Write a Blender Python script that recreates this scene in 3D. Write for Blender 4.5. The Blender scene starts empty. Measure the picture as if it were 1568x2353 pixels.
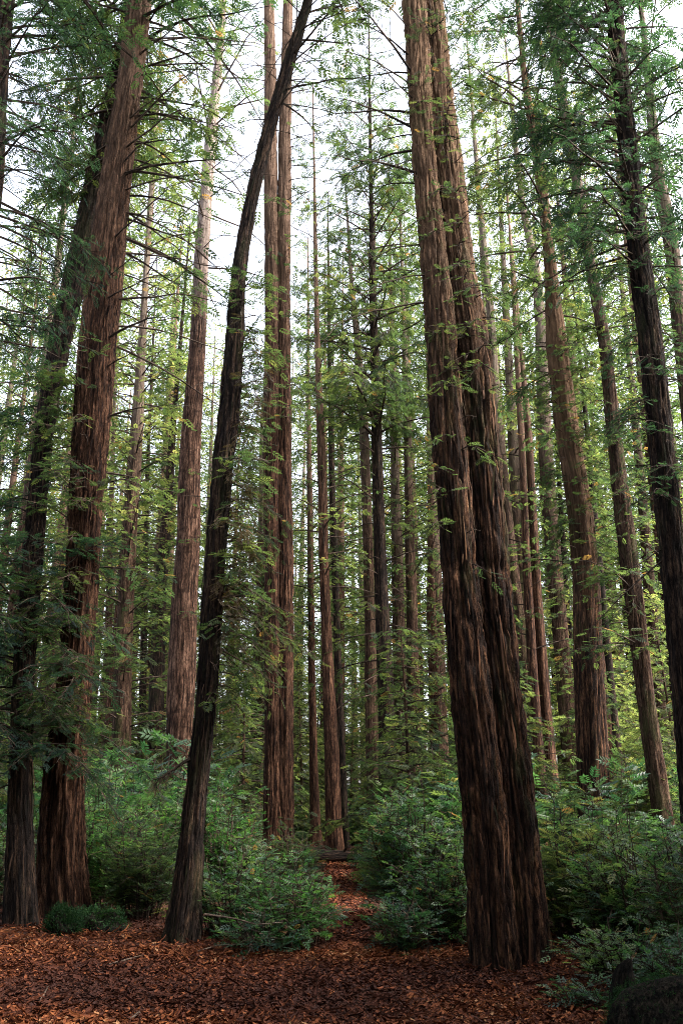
import bpy, math, random
import numpy as np
from mathutils import Vector

R_ = math.radians
scene = bpy.context.scene
COL = scene.collection
rng = np.random.default_rng(7)

# ------------------------------------------------------------------ camera
F, CX, CY = 2024.0, 784.0, 1176.0          # focal length and centre, in 1568x2352 picture units
PITCH = R_(18.4)
EYE = 1.6
CP, SP = math.cos(PITCH), math.sin(PITCH)
cam_d = bpy.data.cameras.new('camera')
cam = bpy.data.objects.new('camera', cam_d)
COL.objects.link(cam)
cam.location = (0, 0, EYE)
cam.rotation_euler = (R_(90) + PITCH, 0, 0)
cam_d.sensor_fit = 'VERTICAL'
cam_d.sensor_height = 36
cam_d.lens = 36 * F / 2352
cam_d.clip_end = 1000
scene.camera = cam


def at(x, y, Y):
    """world point seen at picture position (x, y) at forward distance Y; also its depth"""
    a = (x - CX) / F
    b = -(y - CY) / F
    dy = CP - b * SP
    t = Y / dy
    return np.array([a * t, Y, EYE + t * (b * CP + SP)]), t


# ------------------------------------------------------------------ noise
def _hash(i, j, k):
    h = (i * 374761393 + j * 668265263 + k * 2147483647 + 1013904223) & 0xffffffff
    h = ((h ^ (h >> 13)) * 1274126177) & 0xffffffff
    h = ((h ^ (h >> 16)) * 2246822519) & 0xffffffff
    return ((h ^ (h >> 15)) & 0xffffff) / float(0xffffff)


def noise3(p):
    p = np.asarray(p, float)
    i = np.floor(p).astype(np.int64)
    f = p - i
    f = f * f * (3 - 2 * f)
    out = 0
    for a in (0, 1):
        wa = f[..., 0] if a else 1 - f[..., 0]
        for b in (0, 1):
            wb = f[..., 1] if b else 1 - f[..., 1]
            for c in (0, 1):
                wc = f[..., 2] if c else 1 - f[..., 2]
                out = out + wa * wb * wc * _hash(i[..., 0] + a, i[..., 1] + b, i[..., 2] + c)
    return out


def ground_z(x, y):
    x = np.asarray(x, float); y = np.asarray(y, float)
    p = np.stack([x * 0.45, y * 0.45, np.zeros_like(x) + 3.3], -1)
    q = np.stack([x * 0.12, y * 0.12, np.zeros_like(x) + 9.1], -1)
    far = np.clip((y - 18) / 40, 0, 1)
    return (noise3(p) - .5) * .14 + (noise3(q) - .5) * (.15 + .9 * far)


# ------------------------------------------------------------------ materials
def new_mat(name):
    m = bpy.data.materials.new(name)
    m.use_nodes = True
    nt = m.node_tree
    nt.nodes.clear()
    out = nt.nodes.new('ShaderNodeOutputMaterial')
    return m, nt, out


def N(nt, typ, **kw):
    n = nt.nodes.new(typ)
    for k, v in kw.items():
        setattr(n, k, v)
    return n


def ramp(nt, stops):
    r = nt.nodes.new('ShaderNodeValToRGB')
    e = r.color_ramp.elements
    while len(e) < len(stops):
        e.new(0.5)
    for el, (p, c) in zip(e, stops):
        el.position = p
        el.color = (*c, 1)
    return r


def bark_mat(name, dark, mid, light, moss=0.0, spots=0.0, bump=.9, upper=None, spec=.1):
    m, nt, out = new_mat(name)
    L = nt.links.new
    at_ = N(nt, 'ShaderNodeAttribute', attribute_name='bark')
    info = N(nt, 'ShaderNodeObjectInfo')
    off = N(nt, 'ShaderNodeVectorMath', operation='SCALE'); off.inputs[0].default_value = (17, 31, 9)
    L(info.outputs['Random'], off.inputs['Scale'])
    add = N(nt, 'ShaderNodeVectorMath', operation='ADD')
    L(at_.outputs['Vector'], add.inputs[0]); L(off.outputs[0], add.inputs[1])
    mp = N(nt, 'ShaderNodeMapping'); mp.inputs['Scale'].default_value = (1, 1, .085)
    L(add.outputs[0], mp.inputs['Vector'])
    n1 = N(nt, 'ShaderNodeTexNoise'); n1.inputs['Scale'].default_value = 21; n1.inputs['Detail'].default_value = 7
    n1.inputs['Roughness'].default_value = .68; n1.inputs['Distortion'].default_value = .1
    L(mp.outputs[0], n1.inputs['Vector'])
    r1 = ramp(nt, [(.4, dark), (.51, mid), (.63, light)])
    L(n1.outputs['Fac'], r1.inputs[0])
    n2 = N(nt, 'ShaderNodeTexNoise'); n2.inputs['Scale'].default_value = 1.3; n2.inputs['Detail'].default_value = 4
    mp2 = N(nt, 'ShaderNodeMapping'); mp2.inputs['Scale'].default_value = (1, 1, .4)
    L(add.outputs[0], mp2.inputs['Vector']); L(mp2.outputs[0], n2.inputs['Vector'])
    hs = N(nt, 'ShaderNodeHueSaturation')
    mr = N(nt, 'ShaderNodeMapRange'); mr.inputs['From Min'].default_value = .3; mr.inputs['From Max'].default_value = .7
    mr.inputs['To Min'].default_value = .65; mr.inputs['To Max'].default_value = 1.25
    L(n2.outputs['Fac'], mr.inputs['Value']); L(mr.outputs[0], hs.inputs['Value'])
    L(r1.outputs[0], hs.inputs['Color'])
    mg = N(nt, 'ShaderNodeMapping'); mg.inputs['Scale'].default_value = (1, 1, .16)
    L(add.outputs[0], mg.inputs['Vector'])
    ng = N(nt, 'ShaderNodeTexNoise'); ng.inputs['Scale'].default_value = 62; ng.inputs['Detail'].default_value = 4; ng.inputs['Roughness'].default_value = .75
    L(mg.outputs[0], ng.inputs['Vector'])
    rg = N(nt, 'ShaderNodeMapRange'); rg.inputs['From Min'].default_value = .36; rg.inputs['From Max'].default_value = .64; rg.inputs['To Min'].default_value = .12; rg.inputs['To Max'].default_value = 1.9
    L(ng.outputs['Fac'], rg.inputs['Value'])
    hg = N(nt, 'ShaderNodeHueSaturation'); L(hs.outputs[0], hg.inputs['Color']); L(rg.outputs[0], hg.inputs['Value'])
    col = hg.outputs[0]
    if upper:                                  # pale smooth bark high up; shade lower on the stem also put into the colour
        zs, z0, z1, c1, c2 = upper
        ru = ramp(nt, [(.3, c1), (.65, c2)])
        L(n1.outputs['Fac'], ru.inputs[0])
        sx = N(nt, 'ShaderNodeSeparateXYZ'); L(at_.outputs['Vector'], sx.inputs[0])
        jt = N(nt, 'ShaderNodeMath', operation='MULTIPLY_ADD'); jt.inputs[1].default_value = zs
        L(n2.outputs['Fac'], jt.inputs[0]); L(sx.outputs['Z'], jt.inputs[2])
        mz = N(nt, 'ShaderNodeMapRange', interpolation_type='SMOOTHSTEP'); mz.inputs['From Min'].default_value = z0 + zs * .5; mz.inputs['From Max'].default_value = z1 + zs * .5
        L(jt.outputs[0], mz.inputs['Value'])
        mu_ = N(nt, 'ShaderNodeMix', data_type='RGBA')
        L(mz.outputs[0], mu_.inputs['Factor']); L(col, mu_.inputs['A']); L(ru.outputs[0], mu_.inputs['B'])
        col = mu_.outputs['Result']
    if spots:
        mp3 = N(nt, 'ShaderNodeMapping'); mp3.inputs['Scale'].default_value = (.8, .8, 1.9)
        L(add.outputs[0], mp3.inputs['Vector'])
        n3 = N(nt, 'ShaderNodeTexNoise'); n3.inputs['Scale'].default_value = 3.4; n3.inputs['Detail'].default_value = 3
        L(mp3.outputs[0], n3.inputs['Vector'])
        r3 = ramp(nt, [(.58, (0, 0, 0)), (.64, (1, 1, 1))])
        L(n3.outputs['Fac'], r3.inputs[0])
        mx = N(nt, 'ShaderNodeMix', data_type='RGBA'); mx.inputs['B'].default_value = (*dark, 1)
        sc = N(nt, 'ShaderNodeMath', operation='MULTIPLY'); sc.inputs[1].default_value = spots
        L(r3.outputs[0], sc.inputs[0]); L(sc.outputs[0], mx.inputs['Factor']); L(col, mx.inputs['A'])
        col = mx.outputs['Result']
    if moss:
        n4 = N(nt, 'ShaderNodeTexNoise'); n4.inputs['Scale'].default_value = 2.2; n4.inputs['Detail'].default_value = 8
        n4.inputs['Roughness'].default_value = .75
        mp4 = N(nt, 'ShaderNodeMapping'); mp4.inputs['Scale'].default_value = (1, 1, .35)
        L(add.outputs[0], mp4.inputs['Vector']); L(mp4.outputs[0], n4.inputs['Vector'])
        r4 = ramp(nt, [(.52, (0, 0, 0)), (.66, (1, 1, 1))])
        L(n4.outputs['Fac'], r4.inputs[0])
        mx = N(nt, 'ShaderNodeMix', data_type='RGBA'); mx.inputs['B'].default_value = (.06, .075, .022, 1)
        sc = N(nt, 'ShaderNodeMath', operation='MULTIPLY'); sc.inputs[1].default_value = moss
        L(r4.outputs[0], sc.inputs[0]); L(sc.outputs[0], mx.inputs['Factor']); L(col, mx.inputs['A'])
        col = mx.outputs['Result']
    b = N(nt, 'ShaderNodeBsdfPrincipled')
    b.inputs['Roughness'].default_value = .9
    b.inputs['Specular IOR Level'].default_value = spec
    L(col, b.inputs['Base Color'])
    n5 = N(nt, 'ShaderNodeTexNoise'); n5.inputs['Scale'].default_value = 26; n5.inputs['Detail'].default_value = 5
    n5.inputs['Roughness'].default_value = .7
    L(mp.outputs[0], n5.inputs['Vector'])
    am = N(nt, 'ShaderNodeMath', operation='ADD'); L(n1.outputs['Fac'], am.inputs[0]); L(ng.outputs['Fac'], am.inputs[1])
    bp = N(nt, 'ShaderNodeBump'); bp.inputs['Strength'].default_value = bump; bp.inputs['Distance'].default_value = .06
    L(am.outputs[0], bp.inputs['Height']); L(bp.outputs[0], b.inputs['Normal'])
    L(b.outputs[0], out.inputs[0])
    return m


def leaf_mat(name, stops, trans, tr_amount=.4, rough=.55, spec=.25, refl=1):
    """leaves: colour by a per-leaf tint attribute, diffuse plus light let through the blade"""
    m, nt, out = new_mat(name)
    L = nt.links.new
    a = N(nt, 'ShaderNodeAttribute', attribute_name='tint')
    r = ramp(nt, stops)
    L(a.outputs['Fac'], r.inputs[0])
    b = N(nt, 'ShaderNodeBsdfPrincipled')
    b.inputs['Roughness'].default_value = rough
    b.inputs['Specular IOR Level'].default_value = spec
    L(r.outputs[0], b.inputs['Base Color'])
    if refl != 1:
        dk = N(nt, 'ShaderNodeMix', data_type='RGBA', blend_type='MULTIPLY'); dk.inputs['Factor'].default_value = 1
        L(r.outputs[0], dk.inputs['A']); dk.inputs['B'].default_value = (refl, refl, refl * 1.12, 1); L(dk.outputs['Result'], b.inputs['Base Color'])
    if tr_amount:
        t = N(nt, 'ShaderNodeBsdfTranslucent')
        mu = N(nt, 'ShaderNodeMix', data_type='RGBA', blend_type='MULTIPLY'); mu.inputs['Factor'].default_value = 1
        L(r.outputs[0], mu.inputs['A']); mu.inputs['B'].default_value = (*trans, 1)
        L(mu.outputs['Result'], t.inputs['Color'])
        mx = N(nt, 'ShaderNodeMixShader'); mx.inputs[0].default_value = tr_amount
        L(b.outputs[0], mx.inputs[1]); L(t.outputs[0], mx.inputs[2])
        L(mx.outputs[0], out.inputs[0])
    else:
        L(b.outputs[0], out.inputs[0])
    return m


M = {}
M['bark_red'] = bark_mat('redwood_bark', (.010, .0045, .003), (.042, .019, .011), (.125, .064, .038), upper=(8, 9, 22, (.06, .034, .023), (.24, .155, .11)))
M['bark_double'] = bark_mat('ridged_redwood_bark', (.007, .0038, .003), (.029, .0145, .0095), (.115, .056, .03), moss=.3, upper=(4, 5, 13, (.035, .019, .012), (.2, .118, .07)))
M['bark_shaded'] = bark_mat('shaded_bark', (.005, .0035, .003), (.017, .011, .009), (.062, .037, .024), moss=.2)  # shade on the stems' near side is put into this bark colour
M['bark_pale'] = bark_mat('pale_bark', (.013, .0065, .0045), (.055, .028, .018), (.14, .08, .054), spots=.6, bump=.5, upper=(5, 14, 22, (.15, .105, .085), (.36, .3, .265)))
M['bark_far'] = bark_mat('far_redwood_bark', (.016, .009, .006), (.052, .028, .019), (.12, .074, .048), moss=.4, upper=(8, 10, 22, (.08, .055, .042), (.24, .19, .15)))
M['rotten'] = bark_mat('rotten_wood', (.003, .003, .003), (.007, .006, .005), (.018, .014, .011), bump=.5, spec=.02)
M['twig'] = bark_mat('twig_bark', (.014, .010, .008), (.04, .028, .021), (.09, .065, .048), bump=.2)
M['deadwood'] = bark_mat('dead_wood', (.03, .02, .015), (.07, .05, .038), (.13, .1, .08), bump=.3)
GREEN = [(0, (.024, .04, .028)), (.35, (.04, .066, .032)), (.7, (.078, .1, .04)), (.93, (.14, .145, .06)), (.97, (.17, .10, .045)), (1, (.17, .09, .04))]
YELLOW = [(0, (.036, .062, .032)), (.35, (.072, .1, .044)), (.7, (.145, .162, .07)), (.92, (.24, .235, .115)), (.97, (.22, .14, .07)), (1, (.22, .12, .06))]
DEEP = [(0, (.018, .036, .03)), (.4, (.028, .062, .038)), (.8, (.05, .09, .04)), (1, (.09, .11, .05))]
SHRUB = [(0, (.018, .05, .032)), (.4, (.044, .098, .046)), (.7, (.1, .16, .058)), (.93, (.18, .21, .085)), (.98, (.22, .11, .05)), (1, (.22, .11, .05))]
TR = (1.85, 1.95, 1.05)
M['needle'] = leaf_mat('redwood_needles', GREEN, TR, .55, spec=.12, refl=.5)
M['needle_y'] = leaf_mat('yellow_green_needles', YELLOW, TR, .6, spec=.12, refl=.6)
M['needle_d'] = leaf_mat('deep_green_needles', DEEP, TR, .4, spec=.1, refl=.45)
M['shrub'] = leaf_mat('shrub_leaves', SHRUB, (1.5, 1.8, .9), .36, .45, .3, .65)
M['shrub_y'] = leaf_mat('light_shrub_leaves', [(0, (.022, .06, .025)), (.4, (.05, .12, .035)), (.7, (.1, .19, .05)), (.95, (.19, .25, .08)), (.98, (.2, .12, .06)), (1, (.2, .1, .05))], (1.4, 1.8, .9), .42, .45, .3, .8)
M['shag'] = leaf_mat('withered_needles', [(0, (.03, .025, .016)), (.5, (.07, .05, .03)), (1, (.13, .08, .045))], TR, .3)
M['litter'] = leaf_mat('fallen_leaves', [(0, (.022, .008, .006)), (.4, (.042, .012, .006)), (.72, (.108, .032, .012)), (.93, (.22, .076, .027)), (1, (.25, .13, .065))], (1, 1, 1), 0, .75, .1)
M['moss'] = leaf_mat('moss', [(0, (.006, .016, .008)), (.6, (.014, .036, .014)), (1, (.035, .065, .02))], TR, .2, .9, .05)


def ground_mat(name, cols, scale):
    m, nt, out = new_mat(name)
    L = nt.links.new
    tc = N(nt, 'ShaderNodeTexCoord')
    n1 = N(nt, 'ShaderNodeTexNoise'); n1.inputs['Scale'].default_value = scale; n1.inputs['Detail'].default_value = 9
    n1.inputs['Roughness'].default_value = .75
    L(tc.outputs['Object'], n1.inputs['Vector'])
    v = N(nt, 'ShaderNodeTexVoronoi'); v.inputs['Scale'].default_value = scale * 1.6
    L(tc.outputs['Object'], v.inputs['Vector'])
    r = ramp(nt, cols); L(n1.outputs['Fac'], r.inputs[0])
    hs = N(nt, 'ShaderNodeHueSaturation'); L(r.outputs[0], hs.inputs['Color'])
    sp = N(nt, 'ShaderNodeSeparateColor'); L(v.outputs['Color'], sp.inputs[0])
    mr = N(nt, 'ShaderNodeMapRange'); mr.inputs['To Min'].default_value = .5; mr.inputs['To Max'].default_value = 1.5
    L(sp.outputs[0], mr.inputs['Value']); L(mr.outputs[0], hs.inputs['Value'])
    b = N(nt, 'ShaderNodeBsdfPrincipled'); b.inputs['Roughness'].default_value = .95; b.inputs['Specular IOR Level'].default_value = .1
    L(hs.outputs[0], b.inputs['Base Color'])
    bp = N(nt, 'ShaderNodeBump'); bp.inputs['Strength'].default_value = .8; bp.inputs['Distance'].default_value = .05
    L(v.outputs['Distance'], bp.inputs['Height']); L(bp.outputs[0], b.inputs['Normal'])
    L(b.outputs[0], out.inputs[0])
    return m


M['ground'] = ground_mat('forest_floor', [(.3, (.012, .005, .004)), (.5, (.035, .013, .008)), (.7, (.07, .027, .014))], 9)
M['path'] = ground_mat('path_litter', [(.3, (.06, .018, .010)), (.5, (.15, .046, .022)), (.7, (.26, .1, .046))], 11)


# ------------------------------------------------------------------ mesh plumbing
def link(o, parent=None):
    COL.objects.link(o)
    if parent is not None:
        o.parent = parent
    return o


def mesh_obj(name, V, Fq, mat, parent=None, attrs=None, smooth=False, loc=None, mat2=None, nfirst=0):
    """one mesh object from numpy verts and an int array of quads (or triangles)"""
    V = np.asarray(V, np.float32); Fq = np.asarray(Fq, np.int32)
    me = bpy.data.meshes.new(name)
    k = Fq.shape[1]
    me.vertices.add(len(V)); me.vertices.foreach_set('co', V.ravel())
    me.loops.add(Fq.size); me.loops.foreach_set('vertex_index', Fq.ravel())
    me.polygons.add(len(Fq))
    me.polygons.foreach_set('loop_start', np.arange(0, Fq.size, k, dtype=np.int32))
    me.polygons.foreach_set('use_smooth', np.full(len(Fq), smooth, bool))
    for an, (typ, arr) in (attrs or {}).items():
        a = me.attributes.new(an, typ, 'POINT')
        a.data.foreach_set('vector' if typ == 'FLOAT_VECTOR' else 'value', np.asarray(arr, np.float32).ravel())
    me.update(calc_edges=True)
    me.materials.append(mat)
    if mat2 is not None:                       # faces after the first nfirst take the second material
        me.materials.append(mat2)
        me.polygons.foreach_set('material_index', (np.arange(len(Fq)) >= nfirst).astype(np.int32))
    o = bpy.data.objects.new(name, me)
    link(o, parent)
    if loc is not None:
        o.location = loc
    return o


def tag(o, label=None, cat=None, group=None, kind=None):
    if label: o['label'] = label
    if cat: o['category'] = cat
    if group: o['group'] = group
    if kind: o['kind'] = kind
    return o


def thing(name, loc, label, cat, group=None):
    o = bpy.data.objects.new(name, None)
    o.empty_display_size = .3
    o.location = loc
    link(o)
    return tag(o, label, cat, group)


class Acc:
    """collects pieces of quads with one per-vertex attribute"""
    def __init__(s): s.V = []; s.F = []; s.A = []; s.n = 0
    def add(s, V, F_, A):
        V = np.asarray(V, float)
        if not len(V): return
        s.V.append(V); s.F.append(np.asarray(F_) + s.n); s.A.append(np.asarray(A, float)); s.n += len(V)
    def get(s): return np.concatenate(s.V), np.concatenate(s.F), np.concatenate(s.A)


def norm(v):
    return v / (np.linalg.norm(v, axis=-1, keepdims=True) + 1e-9)


def tube(P, r, n=5):
    """tapered tube of quads along a polyline, with straightened bark coordinates"""
    P = np.asarray(P, float); r = np.asarray(r, float)
    T = norm(np.gradient(P, axis=0))
    ref = np.array([0, 0, 1.]) if abs(T[:, 2].mean()) < .8 else np.array([1., 0, 0])
    U = norm(np.cross(T, ref)); W = np.cross(T, U)
    th = np.linspace(0, 2 * np.pi, n, endpoint=False)
    c, s = np.cos(th), np.sin(th)
    V = P[:, None] + r[:, None, None] * (c[None, :, None] * U[:, None] + s[None, :, None] * W[:, None])
    l = np.concatenate([[0], np.cumsum(np.linalg.norm(np.diff(P, axis=0), axis=1))])
    B = np.stack([np.outer(r, c), np.outer(r, s), np.repeat(l[:, None], n, 1)], -1)
    k = len(P)
    i, j = np.meshgrid(np.arange(k - 1), np.arange(n), indexing='ij')
    a = i * n + j; b = i * n + (j + 1) % n
    Fq = np.stack([a, b, b + n, a + n], -1).reshape(-1, 4)
    return V.reshape(-1, 3), Fq, B.reshape(-1, 3)


# ------------------------------------------------------------------ leaves
def spray_template(pairs, ll, lw, ang=52, tip=True, fold=.12):
    """flat spray along +X, length 1: kite-shaped leaflets left and right"""
    V = []
    for k in range(pairs):
        s = .12 + .8 * k / max(1, pairs)
        L = ll * (1 - .35 * abs(s - .35))
        for sg in (1, -1):
            a = R_(ang) * sg
            d = np.array([math.cos(a), math.sin(a), 0]); q = np.array([-d[1], d[0], 0])
            o = np.array([s + (.04 if sg > 0 else 0), 0, 0])
            V += [o, o + d * L * .45 + q * lw + [0, 0, fold * ll], o + d * L, o + d * L * .45 - q * lw + [0, 0, fold * ll * .3]]
    if tip:
        o = np.array([.8, 0, 0])
        V += [o, o + [.12, lw, .01], o + [.12 + ll * .7, 0, -.02], o + [.12, -lw, .01]]
    V = np.array(V, float)
    return V, np.arange(len(V)).reshape(-1, 4)


SPRAY_NEAR = spray_template(6, .3, .035)
SPRAY_MID = spray_template(4, .42, .075)
SPRAY_FAR = spray_template(1, .75, .13)
SPRAY_LEAF = spray_template(3, .36, .085, 48)


def place(tpl, O, D, Up, S, tint, acc, width=1.0):
    """put a copy of the template at each origin O, along D, facing Up, of size S"""
    TV, TF = tpl
    D = norm(D); Sd = norm(np.cross(Up, D)); Nn = np.cross(D, Sd)
    V = O[:, None] + S[:, None, None] * (TV[None, :, 0:1] * D[:, None] + width * TV[None, :, 1:2] * Sd[:, None] + TV[None, :, 2:3] * Nn[:, None])
    n, k = len(O), len(TV)
    Fq = (TF[None] + (np.arange(n) * k)[:, None, None]).reshape(-1, 4)
    A = np.repeat(tint, k)
    acc.add(V.reshape(-1, 3), Fq, A)


def grow_branch(g, P, rad, leaves, wood, tpl, tw_per_m, spacing, ssize, s0=.25, side=.38, tmean=.4, twig=True, hang=.25, cap=.9):
    """wood along the polyline P, side twigs, and leaf sprays on the twigs"""
    k = len(P)
    if wood is not None:
        V, Fq, B = tube(P, np.linspace(rad, max(.003, rad * .18), k), 5 if rad > .02 else 4)
        wood.add(V, Fq, B)
    seg = np.linalg.norm(np.diff(P, axis=0), axis=1); L = seg.sum()
    cum = np.concatenate([[0], np.cumsum(seg)]) / L
    m = max(2, int(L * tw_per_m * (1 - s0)))
    s = np.sort(g.uniform(s0, 1, m))
    O = np.stack([np.interp(s, cum, P[:, c]) for c in range(3)], -1)
    T = norm(np.stack([np.interp(s, cum, np.gradient(P, cum, axis=0)[:, c]) for c in range(3)], -1))
    sg = np.where(np.arange(m) % 2 == 0, 1, -1)
    H = norm(np.cross(T, [0, 0, 1.]))
    ang = np.radians(g.uniform(35, 75, m))
    D = T * np.cos(ang)[:, None] + H * (np.sin(ang) * sg)[:, None]
    D[:, 2] -= g.uniform(-.15, hang * 2, m)
    D = norm(D)
    tl = np.minimum(cap, (side * L * (1.05 - s) + .16)) * g.uniform(.6, 1.25, m)
    tint0 = tmean + g.normal(0, .1, m)
    if wood is not None and twig:
        for i in range(m):
            Q = O[i] + D[i] * tl[i] * np.array([[0], [.5], [1]]) + np.array([[0, 0, 0], [0, 0, -.02], [0, 0, -.1 * tl[i] * 2]])
            V, Fq, B = tube(Q, np.array([.005, .004, .002]) * (1 + rad * 10), 3)
            wood.add(V, Fq, B)
    cnt = np.maximum(2, (tl / spacing).astype(int))
    idx = np.repeat(np.arange(m), cnt)
    u = np.concatenate([np.linspace(.1, 1, c) for c in cnt]) + g.normal(0, .04, len(idx))
    so = O[idx] + D[idx] * (tl[idx] * u)[:, None]
    so[:, 2] -= .2 * tl[idx] * u * u
    alt = np.where(g.random(len(idx)) < .5, 1, -1) * np.radians(g.uniform(10, 65, len(idx)))
    Hd = norm(np.cross(D[idx], [0, 0, 1.]))
    sd = D[idx] * np.cos(alt)[:, None] + Hd * np.sin(alt)[:, None]
    sd[:, 2] -= g.uniform(-.2, hang * 2.4, len(idx))
    up = np.array([0, 0, 1.]) + g.normal(0, .38, (len(idx), 3))
    S = ssize * g.uniform(.6, 1.35, len(idx))
    t = np.clip(tint0[idx] + g.normal(0, .11, len(idx)), 0, .94)
    t = np.where(g.random(len(idx)) < .015, .99, t)
    place(tpl, so, sd, up, S, t, leaves)


def crown_branches(g, axis, z0, z1, n, Lmax, leaves, wood, tpl=SPRAY_MID, tw=5, sp=.145, ss=.24, e0=(5, 25), droop=.3,
                   prof=lambda t: 1 - .75 * t, az=None, dead=.1, tmean=.42, s0=.25, twig=True, deadwood=None, base_r=.011, bare=0, side=.38, hang=.25):
    """branches round a trunk between heights z0 and z1; axis(z) gives centre and radius"""
    a0 = g.uniform(0, 6.28)
    tw *= 1.4
    for i in range(n):
        t = (i + g.uniform(-.5, .5)) / n; t = min(max(t, 0), 1)
        z = z0 + (z1 - z0) * t
        if az is None: a = a0 + i * 2.39996 + g.normal(0, .35)
        else: a = g.uniform(*az)
        c, r = axis(z)
        L = Lmax * prof(t) * g.uniform(.5, 1.15)
        if L < .15: continue
        e = math.tan(R_(g.uniform(*e0) + 25 * t))
        k = 8
        s = np.linspace(0, 1, k)
        wob = np.cumsum(g.normal(0, .035, (k, 3)), axis=0) * L * .6
        h = np.array([math.cos(a), math.sin(a), 0.])
        P = c + h * (r * .6) + h * (L * s)[:, None] + wob * s[:, None]
        P[:, 2] += L * (e * s - droop * g.uniform(.5, 1.4) * s * s)
        rad = base_r * L + .006
        if g.random() < dead:
            dw = wood
            if deadwood is not None and isinstance(deadwood, list) and len(deadwood) < 90:
                dw = Acc(); deadwood.append(dw)
            V, Fq, B = tube(P, np.linspace(rad * .8, .003, k), 4)
            dw.add(V, Fq, B)
            for q in range(g.integers(2, 6)):
                j = g.integers(2, k - 1); d = norm(P[j + 1] - P[j] + g.normal(0, .5, 3) * np.linalg.norm(P[j + 1] - P[j]))
                ln = L * g.uniform(.12, .35)
                Q = P[j] + d * ln * np.array([[0], [.5], [1]]) - np.array([[0, 0, 0], [0, 0, .01], [0, 0, .06 * ln]])
                V, Fq, B = tube(Q, np.array([.006, .004, .002]), 3); dw.add(V, Fq, B)
            continue
        thin = 1 if g.random() > bare else .4
        grow_branch(g, P, rad, leaves, wood, tpl, tw * g.uniform(.35, 1.6) * thin, sp, ss, s0 * g.uniform(.6, 1.6), side,
                    tmean + g.normal(0, .12), twig, hang)


# ------------------------------------------------------------------ trunks
def trunk_axis(pts, Y, ylean=0.0, H=None):
    """picture polyline (y, x, width) from the foot up -> 3D centres and radii, continued to height H"""
    P, r = [], []
    y0, y1 = pts[0][0], pts[-1][0]
    for (y, x, w) in pts:
        f = (y0 - y) / (y0 - y1)
        p, d = at(x, y, Y + ylean * f)
        P.append(p); r.append(w * d / F / 2)
    P = np.array(P); r = np.array(r)
    gz = float(ground_z(P[0, 0], Y))
    d0 = (P[1] - P[0]); 
    # foot: on the ground, a little below it
    k = (gz - .25 - P[0, 2]) / d0[2]
    foot = P[0] + d0 * k
    if P[0, 2] > gz + .3:
        P = np.vstack([foot, P]); r = np.concatenate([[r[0] * 1.12], r])
    else:
        P[0] = foot
    if H and P[-1, 2] < H:
        d = P[-1] - P[-2]; d = d / d[2]
        d[:2] *= .6
        hz = H - P[-1, 2]
        for f in (.33, .66, 1):
            P = np.vstack([P, P[-1] + d * hz * .33]); r = np.append(r, max(.02, r[-1] * (1 - f * .55)))
    return P, r


def resample(P, r, dl):
    l = np.concatenate([[0], np.cumsum(np.linalg.norm(np.diff(P, axis=0), axis=1))])
    n = max(8, int(l[-1] / dl))
    s = np.linspace(0, l[-1], n)
    # smooth the corners
    fine = np.linspace(0, l[-1], 400)
    win = np.hanning(25); win /= win.sum()
    out = []
    for c in list(P.T) + [r]:
        v = np.interp(fine, l, c)
        pad = np.concatenate([2 * v[0] - v[12:0:-1], v, 2 * v[-1] - v[-2:-14:-1]])
        out.append(np.interp(s, fine, np.convolve(pad, win, 'valid')))
    return np.stack(out[:3], -1), out[3], s


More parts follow.
